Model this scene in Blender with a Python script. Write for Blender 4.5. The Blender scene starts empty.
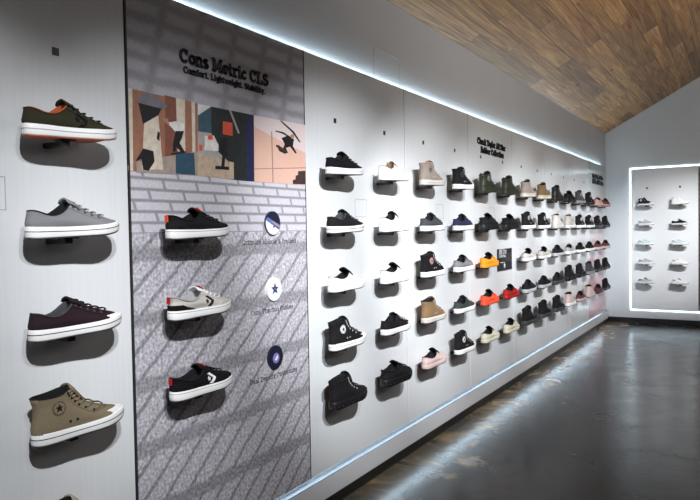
import bpy, math, random
from mathutils import Vector, Matrix
from mathutils.bvhtree import BVHTree
C = bpy.context.scene.collection
PI = math.pi
rnd = random.Random(7)

# ------------------------------------------------------------------ camera
F_PX = 663.5
YAW, PITCH, ROLL = 0.5466, -0.0286, -0.0167
CAM = Vector((1.7926, -2.8205, 1.3843))
fwd = Vector((-math.sin(YAW)*math.cos(PITCH), math.cos(YAW)*math.cos(PITCH), math.sin(PITCH)))
rt = fwd.cross(Vector((0, 0, 1))).normalized()
up = rt.cross(fwd)
R_ = rt*math.cos(ROLL)+up*math.sin(ROLL)
U_ = -rt*math.sin(ROLL)+up*math.cos(ROLL)
cam = bpy.data.cameras.new('camera')
co = bpy.data.objects.new('camera', cam)
C.objects.link(co)
M = Matrix((R_, U_, -fwd)).transposed().to_4x4()
M.translation = CAM
co.matrix_world = M
cam.sensor_width = 36
cam.lens = F_PX*36/700
cam.clip_start = 0.05
bpy.context.scene.camera = co

# ------------------------------------------------------------------ light, world, exposure
sc = bpy.context.scene
sc.view_settings.view_transform = 'Standard'
sc.view_settings.look = 'None'
sc.view_settings.gamma = 1
sc.view_settings.use_curve_mapping = False
sc.view_settings.exposure = 0.0
w = bpy.data.worlds.new('world')
sc.world = w
w.use_nodes = True
w.node_tree.nodes['Background'].inputs[0].default_value = (0.80, 0.90, 1.0, 1)
w.node_tree.nodes['Background'].inputs[1].default_value = 0.12

SPOT_X, SPOT_Z = 2.6, 3.05
def spot(y, watts, aim_z=1.25, aim_y=0.0, size=0.62, x=SPOT_X, z=SPOT_Z):
    l = bpy.data.lights.new('ceiling_spot', 'SPOT')
    l.energy = watts
    l.spot_size = size
    l.spot_blend = 1.0
    l.shadow_soft_size = 0.035
    l.color = (0.965, 0.98, 1.0)
    o = bpy.data.objects.new('ceiling_spot', l)
    C.objects.link(o)
    o.location = (x, y, z)
    tgt = Vector((0, aim_y, aim_z))
    o.rotation_euler = (tgt-o.location).to_track_quat('-Z', 'Y').to_euler()
    return o
# (lamp position along the wall, point of the wall it is aimed at, watts)
SPOTS = [(-3.15, -1.85, 430), (-2.75, -0.85, 480), (-2.05, 0.25, 1050), (-1.15, 1.35, 1000), (-0.05, 2.45, 620), (1.0, 3.5, 760), (2.1, 4.6, 640), (3.2, 5.7, 520), (4.2, 6.7, 330)]
for ly, ay, e in SPOTS:
    spot(ly, e, aim_y=ay, aim_z=1.10, size=0.535)

# added unseen fill lamps: one lifts the upper left wall, one the ceiling
def area(loc, tgt, sx, sy, watts, col):
    l = bpy.data.lights.new('fill_light', 'AREA')
    l.shape = 'RECTANGLE'; l.size = sx; l.size_y = sy; l.energy = watts; l.color = col
    o = bpy.data.objects.new('fill_light', l); C.objects.link(o)
    o.location = loc
    o.rotation_euler = (Vector(tgt)-Vector(loc)).to_track_quat('-Z', 'Y').to_euler()
    return o
area((4.2, 1.5, 2.9), (0.0, 3.0, 2.4), 4.0, 0.6, 24, (0.92, 0.96, 1.0))
area((3.3, 2.5, 2.5), (2.2, 3.5, 4.0), 4.0, 0.6, 54, (1.0, 0.93, 0.85))
for xs in (2.3, 2.9):
    o = spot(3.9, 520, aim_z=1.2, size=0.5, x=xs, z=3.1)
    o.rotation_euler = (Vector((xs-1.6, 7.36, 1.2))-o.location).to_track_quat('-Z', 'Y').to_euler()

# ------------------------------------------------------------------ materials
def new_mat(name):
    m = bpy.data.materials.new(name); m.use_nodes = True
    nt = m.node_tree
    return m, nt, nt.nodes['Principled BSDF']
def N(nt, typ, **kw):
    n = nt.nodes.new(typ)
    for k, v in kw.items():
        if k.startswith('i_'):
            n.inputs[k[2:].replace('_', ' ')].default_value = v
        else: setattr(n, k, v)
    return n
def link(nt, a, b): nt.links.new(a, b)
_cache = {}
def mat(name, col, rough=0.6, bump=0.0, scale=400, spec=0.5, var=0.12, metal=0):
    key = (name, col, rough, bump, scale)
    if key in _cache: return _cache[key]
    m, nt, b = new_mat(name)
    tc = N(nt, 'ShaderNodeTexCoord')
    no = N(nt, 'ShaderNodeTexNoise'); no.inputs['Scale'].default_value = scale; no.inputs['Detail'].default_value = 3
    link(nt, tc.outputs['Object'], no.inputs['Vector'])
    mx = N(nt, 'ShaderNodeMix', data_type='RGBA')
    mx.inputs['A'].default_value = tuple(c*(1-var) for c in col)+(1,)
    mx.inputs['B'].default_value = tuple(min(1, c*(1+var)) for c in col)+(1,)
    link(nt, no.outputs['Fac'], mx.inputs['Factor'])
    link(nt, mx.outputs['Result'], b.inputs['Base Color'])
    b.inputs['Roughness'].default_value = rough
    b.inputs['Specular IOR Level'].default_value = spec
    b.inputs['Metallic'].default_value = metal
    if bump:
        bp = N(nt, 'ShaderNodeBump'); bp.inputs['Strength'].default_value = bump; bp.inputs['Distance'].default_value = 0.001
        link(nt, no.outputs['Fac'], bp.inputs['Height']); link(nt, bp.outputs['Normal'], b.inputs['Normal'])
    _cache[key] = m
    return m
def emis(name, col, s):
    m, nt, b = new_mat(name)
    b.inputs['Base Color'].default_value = (0.8, 0.8, 0.8, 1)
    b.inputs['Emission Color'].default_value = col+(1,)
    b.inputs['Emission Strength'].default_value = s
    return m
def fabric(name, col): return mat(name, col, 0.85, 0.5, 900, 0.25, 0.2)
def suede(name, col): return mat(name, col, 0.95, 0.35, 260, 0.15, 0.18)
def leather(name, col): return mat(name, col, 0.5, 0.2, 350, 0.4, 0.06)
def rubber(name, col): return mat(name, col, 0.5, 0.05, 300, 0.4, 0.04)

# painted walls
def wall_material():
    m, nt, b = new_mat('painted plaster')
    tc = N(nt, 'ShaderNodeTexCoord'); no = N(nt, 'ShaderNodeTexNoise'); no.inputs['Scale'].default_value = 2.2; no.inputs['Detail'].default_value = 5
    link(nt, tc.outputs['Object'], no.inputs['Vector'])
    mx = N(nt, 'ShaderNodeMix', data_type='RGBA')
    mx.inputs['A'].default_value = (0.47, 0.48, 0.50, 1); mx.inputs['B'].default_value = (0.53, 0.54, 0.56, 1)
    link(nt, no.outputs['Fac'], mx.inputs['Factor']); link(nt, mx.outputs['Result'], b.inputs['Base Color'])
    b.inputs['Roughness'].default_value = 0.7
    return m
M_WALL = wall_material()
def panel_material(tint=False):
    m, nt, b = new_mat('white laminate')
    tc = N(nt, 'ShaderNodeTexCoord'); mp = N(nt, 'ShaderNodeMapping'); mp.inputs['Scale'].default_value = (1, 60, 2.0)
    no = N(nt, 'ShaderNodeTexNoise'); no.inputs['Scale'].default_value = 1.5; no.inputs['Detail'].default_value = 4
    link(nt, tc.outputs['Object'], mp.inputs['Vector']); link(nt, mp.outputs['Vector'], no.inputs['Vector'])
    mx = N(nt, 'ShaderNodeMix', data_type='RGBA')
    mx.inputs['A'].default_value = (0.625, 0.645, 0.665, 1); mx.inputs['B'].default_value = (0.70, 0.722, 0.742, 1)
    link(nt, no.outputs['Fac'], mx.inputs['Factor'])
    out = mx.outputs['Result']
    if tint:
        sp = N(nt, 'ShaderNodeSeparateXYZ'); link(nt, tc.outputs['Object'], sp.inputs[0])
        n2 = N(nt, 'ShaderNodeTexNoise'); n2.inputs['Scale'].default_value = 2.5
        link(nt, tc.outputs['Object'], n2.inputs['Vector'])
        ad = N(nt, 'ShaderNodeMath', operation='MULTIPLY_ADD'); ad.inputs[1].default_value = 0.7
        link(nt, n2.outputs['Fac'], ad.inputs[0]); link(nt, sp.outputs['Z'], ad.inputs[2])
        cr = N(nt, 'ShaderNodeValToRGB'); e = cr.color_ramp.elements
        e[0].position = 0.3; e[0].color = (0.62, 0.36, 0.40, 1)
        e[1].position = 1.0; e[1].color = (0.46, 0.50, 0.48, 1)
        k = e.new(0.60); k.color = (0.72, 0.56, 0.60, 1)
        k = e.new(0.80); k.color = (0.66, 0.64, 0.67, 1)
        dv = N(nt, 'ShaderNodeMath', operation='DIVIDE'); dv.inputs[1].default_value = 2.5
        link(nt, ad.outputs[0], dv.inputs[0]); link(nt, dv.outputs[0], cr.inputs['Fac'])
        out = cr.outputs['Color']
    link(nt, out, b.inputs['Base Color'])
    b.inputs['Roughness'].default_value = 0.22
    b.inputs['Specular IOR Level'].default_value = 0.4
    bp = N(nt, 'ShaderNodeBump'); bp.inputs['Strength'].default_value = 0.12; bp.inputs['Distance'].default_value = 0.002
    link(nt, no.outputs['Fac'], bp.inputs['Height']); link(nt, bp.outputs['Normal'], b.inputs['Normal'])
    return m
M_PANEL = panel_material()
M_PINK = panel_material(True)

def wood_material():
    m, nt, b = new_mat('pine planks')
    tc = N(nt, 'ShaderNodeTexCoord')
    br = N(nt, 'ShaderNodeTexBrick', offset=0.37, offset_frequency=2)
    br.inputs['Scale'].default_value = 1; br.inputs['Brick Width'].default_value = 1.7; br.inputs['Row Height'].default_value = 0.15
    br.inputs['Mortar Size'].default_value = 0.0022; br.inputs['Bias'].default_value = 0.0
    br.inputs['Color1'].default_value = (0.0, 0, 0, 1); br.inputs['Color2'].default_value = (1, 1, 1, 1); br.inputs['Mortar'].default_value = (0.5, 0.5, 0.5, 1)
    link(nt, tc.outputs['Object'], br.inputs['Vector'])
    # grain: each plank shifts its own noise
    sc1 = N(nt, 'ShaderNodeVectorMath', operation='SCALE'); sc1.inputs['Scale'].default_value = 9.0
    link(nt, br.outputs['Color'], sc1.inputs[0])
    mp = N(nt, 'ShaderNodeMapping'); mp.inputs['Scale'].default_value = (0.8, 13, 1)
    link(nt, tc.outputs['Object'], mp.inputs['Vector'])
    ad = N(nt, 'ShaderNodeVectorMath', operation='ADD'); link(nt, mp.outputs[0], ad.inputs[0]); link(nt, sc1.outputs[0], ad.inputs[1])
    no = N(nt, 'ShaderNodeTexNoise'); no.inputs['Scale'].default_value = 1.6; no.inputs['Detail'].default_value = 8; no.inputs['Distortion'].default_value = 1.4
    link(nt, ad.outputs[0], no.inputs['Vector'])
    wv = N(nt, 'ShaderNodeTexWave', wave_type='BANDS', bands_direction='Y'); wv.inputs['Scale'].default_value = 1.3; wv.inputs['Distortion'].default_value = 9; wv.inputs['Detail'].default_value = 3
    link(nt, ad.outputs[0], wv.inputs['Vector'])
    mm = N(nt, 'ShaderNodeMath', operation='MULTIPLY_ADD'); mm.inputs[1].default_value = 0.13
    link(nt, wv.outputs['Fac'], mm.inputs[0]); link(nt, no.outputs['Fac'], mm.inputs[2])
    cr = N(nt, 'ShaderNodeValToRGB'); e = cr.color_ramp.elements
    e[0].position = 0.33; e[0].color = (0.16, 0.070, 0.025, 1)
    e[1].position = 0.85; e[1].color = (0.62, 0.37, 0.15, 1)
    k = e.new(0.6); k.color = (0.38, 0.20, 0.078, 1)
    link(nt, mm.outputs[0], cr.inputs['Fac'])
    hs = N(nt, 'ShaderNodeHueSaturation')
    vv = N(nt, 'ShaderNodeMapRange'); vv.inputs['To Min'].default_value = 0.62; vv.inputs['To Max'].default_value = 1.32
    sp = N(nt, 'ShaderNodeSeparateXYZ'); link(nt, br.outputs['Color'], sp.inputs[0])
    link(nt, sp.outputs['X'], vv.inputs['Value']); link(nt, vv.outputs[0], hs.inputs['Value'])
    link(nt, cr.outputs['Color'], hs.inputs['Color'])
    # knots
    vo = N(nt, 'ShaderNodeTexVoronoi'); vo.inputs['Scale'].default_value = 1.0
    mp2 = N(nt, 'ShaderNodeMapping'); mp2.inputs['Scale'].default_value = (1.1, 3.2, 1); link(nt, tc.outputs['Object'], mp2.inputs['Vector']); link(nt, mp2.outputs[0], vo.inputs['Vector'])
    kr = N(nt, 'ShaderNodeMapRange'); kr.inputs['From Min'].default_value = 0.03; kr.inputs['From Max'].default_value = 0.085
    link(nt, vo.outputs['Distance'], kr.inputs['Value'])
    mx = N(nt, 'ShaderNodeMix', data_type='RGBA'); mx.inputs['A'].default_value = (0.055, 0.028, 0.014, 1)
    link(nt, kr.outputs[0], mx.inputs['Factor']); link(nt, hs.outputs[0], mx.inputs['B'])
    mo = N(nt, 'ShaderNodeMix', data_type='RGBA'); mo.inputs['B'].default_value = (0.04, 0.022, 0.012, 1)
    link(nt, br.outputs['Fac'], mo.inputs['Factor']); link(nt, mx.outputs['Result'], mo.inputs['A'])
    link(nt, mo.outputs['Result'], b.inputs['Base Color'])
    b.inputs['Roughness'].default_value = 0.42
    return m
M_WOOD = wood_material()

def floor_material():
    m, nt, b = new_mat('polished concrete')
    tc = N(nt, 'ShaderNodeTexCoord')
    n1 = N(nt, 'ShaderNodeTexNoise'); n1.inputs['Scale'].default_value = 1.3; n1.inputs['Detail'].default_value = 9; n1.inputs['Roughness'].default_value = 0.62
    n2 = N(nt, 'ShaderNodeTexNoise'); n2.inputs['Scale'].default_value = 3.6; n2.inputs['Detail'].default_value = 7; n2.inputs['Distortion'].default_value = 0.8
    n3 = N(nt, 'ShaderNodeTexNoise'); n3.inputs['Scale'].default_value = 26; n3.inputs['Detail'].default_value = 6
    for n in (n1, n2, n3): link(nt, tc.outputs['Object'], n.inputs['Vector'])
    cr = N(nt, 'ShaderNodeValToRGB'); e = cr.color_ramp.elements
    e[0].position = 0.32; e[0].color = (0.006, 0.005, 0.004, 1); e[1].position = 0.75; e[1].color = (0.036, 0.029, 0.022, 1)
    link(nt, n1.outputs['Fac'], cr.inputs['Fac'])
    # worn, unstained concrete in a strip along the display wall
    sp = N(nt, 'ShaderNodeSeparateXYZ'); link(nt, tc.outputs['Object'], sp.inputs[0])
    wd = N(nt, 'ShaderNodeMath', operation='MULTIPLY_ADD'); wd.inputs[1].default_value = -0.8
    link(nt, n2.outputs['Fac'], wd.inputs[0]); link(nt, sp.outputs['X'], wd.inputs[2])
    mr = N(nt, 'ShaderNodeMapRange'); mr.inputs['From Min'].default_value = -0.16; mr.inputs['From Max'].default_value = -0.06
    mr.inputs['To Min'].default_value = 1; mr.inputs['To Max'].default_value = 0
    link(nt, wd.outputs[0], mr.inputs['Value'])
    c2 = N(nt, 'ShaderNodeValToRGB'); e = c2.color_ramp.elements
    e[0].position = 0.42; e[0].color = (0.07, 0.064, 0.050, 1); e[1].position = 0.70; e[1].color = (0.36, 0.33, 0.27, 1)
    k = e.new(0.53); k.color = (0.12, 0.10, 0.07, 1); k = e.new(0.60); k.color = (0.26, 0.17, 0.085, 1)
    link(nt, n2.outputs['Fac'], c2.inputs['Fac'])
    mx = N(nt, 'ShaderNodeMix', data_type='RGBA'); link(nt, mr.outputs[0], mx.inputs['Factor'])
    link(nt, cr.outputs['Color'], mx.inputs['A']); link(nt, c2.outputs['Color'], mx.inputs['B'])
    link(nt, mx.outputs['Result'], b.inputs['Base Color'])
    rr = N(nt, 'ShaderNodeMapRange'); rr.inputs['To Min'].default_value = 0.12; rr.inputs['To Max'].default_value = 0.36
    link(nt, n2.outputs['Fac'], rr.inputs['Value']); link(nt, rr.outputs[0], b.inputs['Roughness'])
    bp = N(nt, 'ShaderNodeBump'); bp.inputs['Strength'].default_value = 0.22; bp.inputs['Distance'].default_value = 0.004
    link(nt, n3.outputs['Fac'], bp.inputs['Height']); link(nt, bp.outputs['Normal'], b.inputs['Normal'])
    b.inputs['Specular IOR Level'].default_value = 0.42
    return m
M_FLOOR = floor_material()

def brick_material():
    m, nt, b = new_mat('dark brick')
    tc = N(nt, 'ShaderNodeTexCoord'); mp = N(nt, 'ShaderNodeMapping'); mp.inputs['Rotation'].default_value = (PI/2, 0, 0)
    br = N(nt, 'ShaderNodeTexBrick'); br.inputs['Scale'].default_value = 1; br.inputs['Brick Width'].default_value = 0.2; br.inputs['Row Height'].default_value = 0.068; br.inputs['Mortar Size'].default_value = 0.007
    br.inputs['Color1'].default_value = (0.09, 0.04, 0.026, 1); br.inputs['Color2'].default_value = (0.02, 0.014, 0.012, 1); br.inputs['Mortar'].default_value = (0.22, 0.18, 0.15, 1)
    link(nt, tc.outputs['Object'], mp.inputs['Vector']); link(nt, mp.outputs[0], br.inputs['Vector']); link(nt, br.outputs['Color'], b.inputs['Base Color'])
    b.inputs['Roughness'].default_value = 0.85
    return m
def poster_material():
    """printed photograph of a fence shadow lying on a wall: brick above, rough stucco below"""
    m, nt, b = new_mat('poster print')
    tc = N(nt, 'ShaderNodeTexCoord'); sp = N(nt, 'ShaderNodeSeparateXYZ'); link(nt, tc.outputs['Object'], sp.inputs[0])
    def ma(op, a, bb=None, c=None):
        n = N(nt, 'ShaderNodeMath', operation=op)
        for i, v in enumerate((a, bb, c)):
            if v is None: continue
            if isinstance(v, (int, float)): n.inputs[i].default_value = v
            else: link(nt, v, n.inputs[i])
        return n.outputs[0]
    Y, Z = sp.outputs['Y'], sp.outputs['Z']
    nz = N(nt, 'ShaderNodeTexNoise'); nz.inputs['Scale'].default_value = 85; nz.inputs['Detail'].default_value = 5; link(nt, tc.outputs['Object'], nz.inputs['Vector'])
    nw = N(nt, 'ShaderNodeTexNoise'); nw.inputs['Scale'].default_value = 9; nw.inputs['Detail'].default_value = 3; link(nt, tc.outputs['Object'], nw.inputs['Vector'])
    def band(v, period, width, soft, phase=0.0):
        # 1 inside a stripe centred on phase
        f = ma('FRACT', ma('ADD', ma('DIVIDE', v, period), 100.5-phase/period))
        d = ma('ABSOLUTE', ma('SUBTRACT', f, 0.5))
        r = N(nt, 'ShaderNodeMapRange'); link(nt, d, r.inputs['Value'])
        r.inputs['From Min'].default_value = width/period/2; r.inputs['From Max'].default_value = (width/2+soft)/period
        r.inputs['To Min'].default_value = 1; r.inputs['To Max'].default_value = 0
        return r.outputs[0]
    wob = ma('MULTIPLY', ma('SUBTRACT', nw.outputs['Fac'], 0.5), 0.03)
    Zw = ma('ADD', Z, wob)
    # lower part: stucco with diagonal fence bars
    diag = ma('ADD', ma('SUBTRACT', Y, ma('MULTIPLY', Z, 1.15)), wob)
    bars = band(diag, 0.122, 0.014, 0.009, 0.03)
    rails = band(Zw, 0.225, 0.036, 0.014, 1.315)
    st = ma('MULTIPLY_ADD', nz.outputs['Fac'], 0.85, 0.02)
    low = ma('MULTIPLY', st, ma('SUBTRACT', 1.0, ma('MAXIMUM', ma('MULTIPLY', bars, 0.46), ma('MULTIPLY', rails, 0.38))))
    # middle: white bricks with slanting joints
    rows = band(Z, 0.0385, 0.007, 0.004, 0.0)
    rowid = ma('FLOOR', ma('DIVIDE', Z, 0.0385))
    jy = ma('ADD', ma('ADD', Y, ma('MULTIPLY', rowid, 0.085)), ma('MULTIPLY', Z, 0.35))
    joints = band(jy, 0.165, 0.007, 0.006, 0)
    mid = ma('SUBTRACT', 0.54, ma('MULTIPLY', ma('MAXIMUM', rows, joints), 0.27))
    # top: soft grey out-of-focus bricks
    r3 = band(Zw, 0.068, 0.014, 0.018, 0.02)
    j3 = band(ma('ADD', Y, ma('MULTIPLY', Z, -0.25)), 0.19, 0.014, 0.03, 0.04)
    top = ma('SUBTRACT', 0.44, ma('MULTIPLY', ma('MAXIMUM', r3, j3), 0.15))
    g1 = ma('GREATER_THAN', Z, 1.388); g2 = ma('GREATER_THAN', Z, 1.74)
    def mixv(f, a, bb): return ma('ADD', ma('MULTIPLY', a, ma('SUBTRACT', 1.0, f)), ma('MULTIPLY', bb, f))
    v = mixv(g2, mixv(g1, low, mid), top)
    v = ma('MULTIPLY', v, ma('MULTIPLY_ADD', nz.outputs['Fac'], 0.5, 0.75))
    cm = N(nt, 'ShaderNodeCombineColor')
    link(nt, ma('MULTIPLY', v, 0.98), cm.inputs[0]); link(nt, ma('MULTIPLY', v, 0.96), cm.inputs[1]); link(nt, ma('MULTIPLY', v, 1.06), cm.inputs[2])
    link(nt, cm.outputs[0], b.inputs['Base Color'])
    b.inputs['Roughness'].default_value = 0.45
    b.inputs['Specular IOR Level'].default_value = 0.3
    return m
M_POSTER = poster_material()
M_BLACK = mat('black plastic', (0.012, 0.012, 0.013), 0.4)
M_LETTER = mat('black lettering', (0.012, 0.012, 0.014), 0.45)
M_SEAM = mat('dark seam', (0.02, 0.02, 0.022), 0.6)
M_KICK = mat('black kick board', (0.012, 0.012, 0.014), 0.35)
M_PLINTH = mat('white plinth paint', (0.60, 0.61, 0.635), 0.4)
M_LED = emis('cool white light strip', (0.70, 0.90, 1.0), 36)
M_LINE = mat('grey joint', (0.32, 0.32, 0.34), 0.6)
M_CLEAR, _nt, _b = new_mat('clear acrylic')
_b.inputs['Base Color'].default_value = (0.9, 0.93, 0.95, 1); _b.inputs['Transmission Weight'].default_value = 0.85; _b.inputs['Roughness'].default_value = 0.08

# ------------------------------------------------------------------ mesh helpers
class MB:
    def __init__(s): s.v = []; s.f = []; s.mi = []
    def add(s, vs, fs, mi=0):
        o = len(s.v); s.v += [tuple(v) for v in vs]
        for f in fs: s.f.append(tuple(i+o for i in f)); s.mi.append(mi)
        return s
    def box(s, x0, x1, y0, y1, z0, z1, mi=0):
        vs = [(x, y, z) for x in (x0, x1) for y in (y0, y1) for z in (z0, z1)]
        return s.add(vs, [(0, 1, 3, 2), (4, 6, 7, 5), (0, 4, 5, 1), (2, 3, 7, 6), (0, 2, 6, 4), (1, 5, 7, 3)], mi)
    def loops(s, ls, cap0=True, cap1=True, mi=0, closed=True):
        n = len(ls[0]); vs = [p for l in ls for p in l]; fs = []
        for a in range(len(ls)-1):
            for i in range(n if closed else n-1):
                j = (i+1) % n
                fs.append((a*n+i, a*n+j, (a+1)*n+j, (a+1)*n+i))
        if cap0: fs.append(tuple(range(n))[::-1])
        if cap1: fs.append(tuple((len(ls)-1)*n+i for i in range(n)))
        return s.add(vs, fs, mi)
    def tube(s, pts, r, n=6, mi=0, flat=1.0):
        pts = [Vector(p) for p in pts]; ls = []
        for i, p in enumerate(pts):
            t = (pts[min(i+1, len(pts)-1)]-pts[max(i-1, 0)]).normalized()
            a = t.cross(Vector((0, 0.3, 1))).normalized(); bb = t.cross(a)
            ls.append([p+a*math.cos(k*2*PI/n)*r+bb*math.sin(k*2*PI/n)*r*flat for k in range(n)])
        return s.loops(ls, mi=mi)
    def mesh(s, name, mats, smooth=False):
        me = bpy.data.meshes.new(name); me.from_pydata(s.v, [], s.f)
        for m in (mats if isinstance(mats, (list, tuple)) else [mats]): me.materials.append(m)
        if any(s.mi): me.polygons.foreach_set('material_index', s.mi)
        if smooth: me.polygons.foreach_set('use_smooth', [True]*len(s.f))
        me.update()
        import bmesh
        b = bmesh.new(); b.from_mesh(me); bmesh.ops.recalc_face_normals(b, faces=b.faces); b.to_mesh(me); b.free()
        return me
    def build(s, name, mats, parent=None, smooth=False, bevel=0):
        o = bpy.data.objects.new(name, s.mesh(name, mats, smooth)); C.objects.link(o)
        if parent: o.parent = parent
        if bevel:
            md = o.modifiers.new('bevel', 'BEVEL'); md.width = bevel; md.segments = 2; md.limit_method = 'ANGLE'
        return o
def tag(o, label=None, cat=None, group=None, kind=None):
    for k, v in (('label', label), ('category', cat), ('group', group), ('kind', kind)):
        if v: o[k] = v
    return o
def empty(name, loc, label, cat, group=None):
    o = bpy.data.objects.new(name, None); C.objects.link(o); o.location = loc; o.empty_display_size = 0.05
    return tag(o, label, cat, group)

# ------------------------------------------------------------------ room shell
WX = -0.05            # face of the left wall
YC = 7.40             # face of the end wall
WZ = 2.735            # height of the left wall
SL = 0.54             # slope of the ceiling
YB = -6.0             # back of the room
RX = 3.4              # ridge
XR = RX*2+0.05
ZR = WZ+SL*(RX-WX)
tag(MB().box(WX-0.15, XR+0.15, YB, YC+0.15, -0.1, 0).build('floor', M_FLOOR), kind='structure')
tag(MB().box(WX-0.15, WX, YB, YC+0.15, 0, WZ).build('wall_left', M_WALL), kind='structure')
tag(MB().box(XR, XR+0.15, YB, YC+0.15, 0, WZ).build('wall_right', M_WALL), kind='structure')
def gable(y0, y1):
    prof = [(WX, 0), (XR, 0), (XR, WZ), (RX, ZR), (WX, WZ)]
    return MB().loops([[(x, y0, z) for x, z in prof], [(x, y1, z) for x, z in prof]])
tag(gable(YC, YC+0.15).build('wall_end', M_WALL), kind='structure')
tag(gable(YB-0.15, YB).build('wall_back', M_WALL), kind='structure')
ang = math.atan(SL); slen = (RX-WX)/math.cos(ang)
def roof(side):
    mb = MB().box(0, YC+0.15-YB, 0, slen, 0, 0.1)
    o = mb.build('ceiling' if side > 0 else 'ceiling_far_side', M_WOOD)
    # local X runs along the room, local Y up the slope
    ux = Vector((0, 1, 0)); uy = Vector((math.cos(ang)*side, 0, math.sin(ang))); uz = ux.cross(uy)
    if uz.z < 0: uz = -uz
    m = Matrix((ux, uy, uz)).transposed().to_4x4(); m.translation = (WX if side > 0 else XR, YB, WZ)
    o.matrix_world = m
    return tag(o, kind='structure')
roof(1); roof(-1)

# plinth and kick board below the display panels
tag(MB().box(WX, -0.020, YB, YC, 0.055, 0.160).build('trim_1', M_PLINTH, bevel=0.003), kind='structure')
tag(MB().box(WX, -0.020, YB, YC, 0, 0.055).build('baseboard_left', M_KICK), kind='structure')
tag(MB().box(-0.020, XR, YC-0.014, YC, 0, 0.075).build('baseboard_end', M_KICK), kind='structure')

tag(MB().box(WX, -0.020, YB, YC, 0.160, 0.165).build('trim_2', mat('added grey channel', (.17, .185, .205), .5)), kind='structure')  # grey top added to keep the strip's glow on the ledge dim

# light strips behind the panels
ZT, ZB = 2.229, 0.212
M_LED3 = emis('cool white lower strip', (0.66, 0.85, 1.0), 15)
def strip(name, label, boxes, grp=None, m=M_LED):
    mb = MB()
    for b_ in boxes: mb.box(*b_)
    return tag(mb.build(name, m), label, 'light', grp)
strip('light_strip', 'cool white light strip glowing along the top of the long display wall', [(WX, WX+0.012, -3.3, 7.02, ZT-0.004, ZT+0.008)])
strip('light_strip', 'cool white light strip glowing in the gap above the white plinth', [(-0.050, -0.045, -3.3, 7.02, 0.190, 0.209)], m=M_LED3)
strip('light_strip', 'cool white light strip on the far edge of the long display wall', [(WX, WX+0.006, 7.03, 7.036, 0.21, ZT-0.01)])

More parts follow.
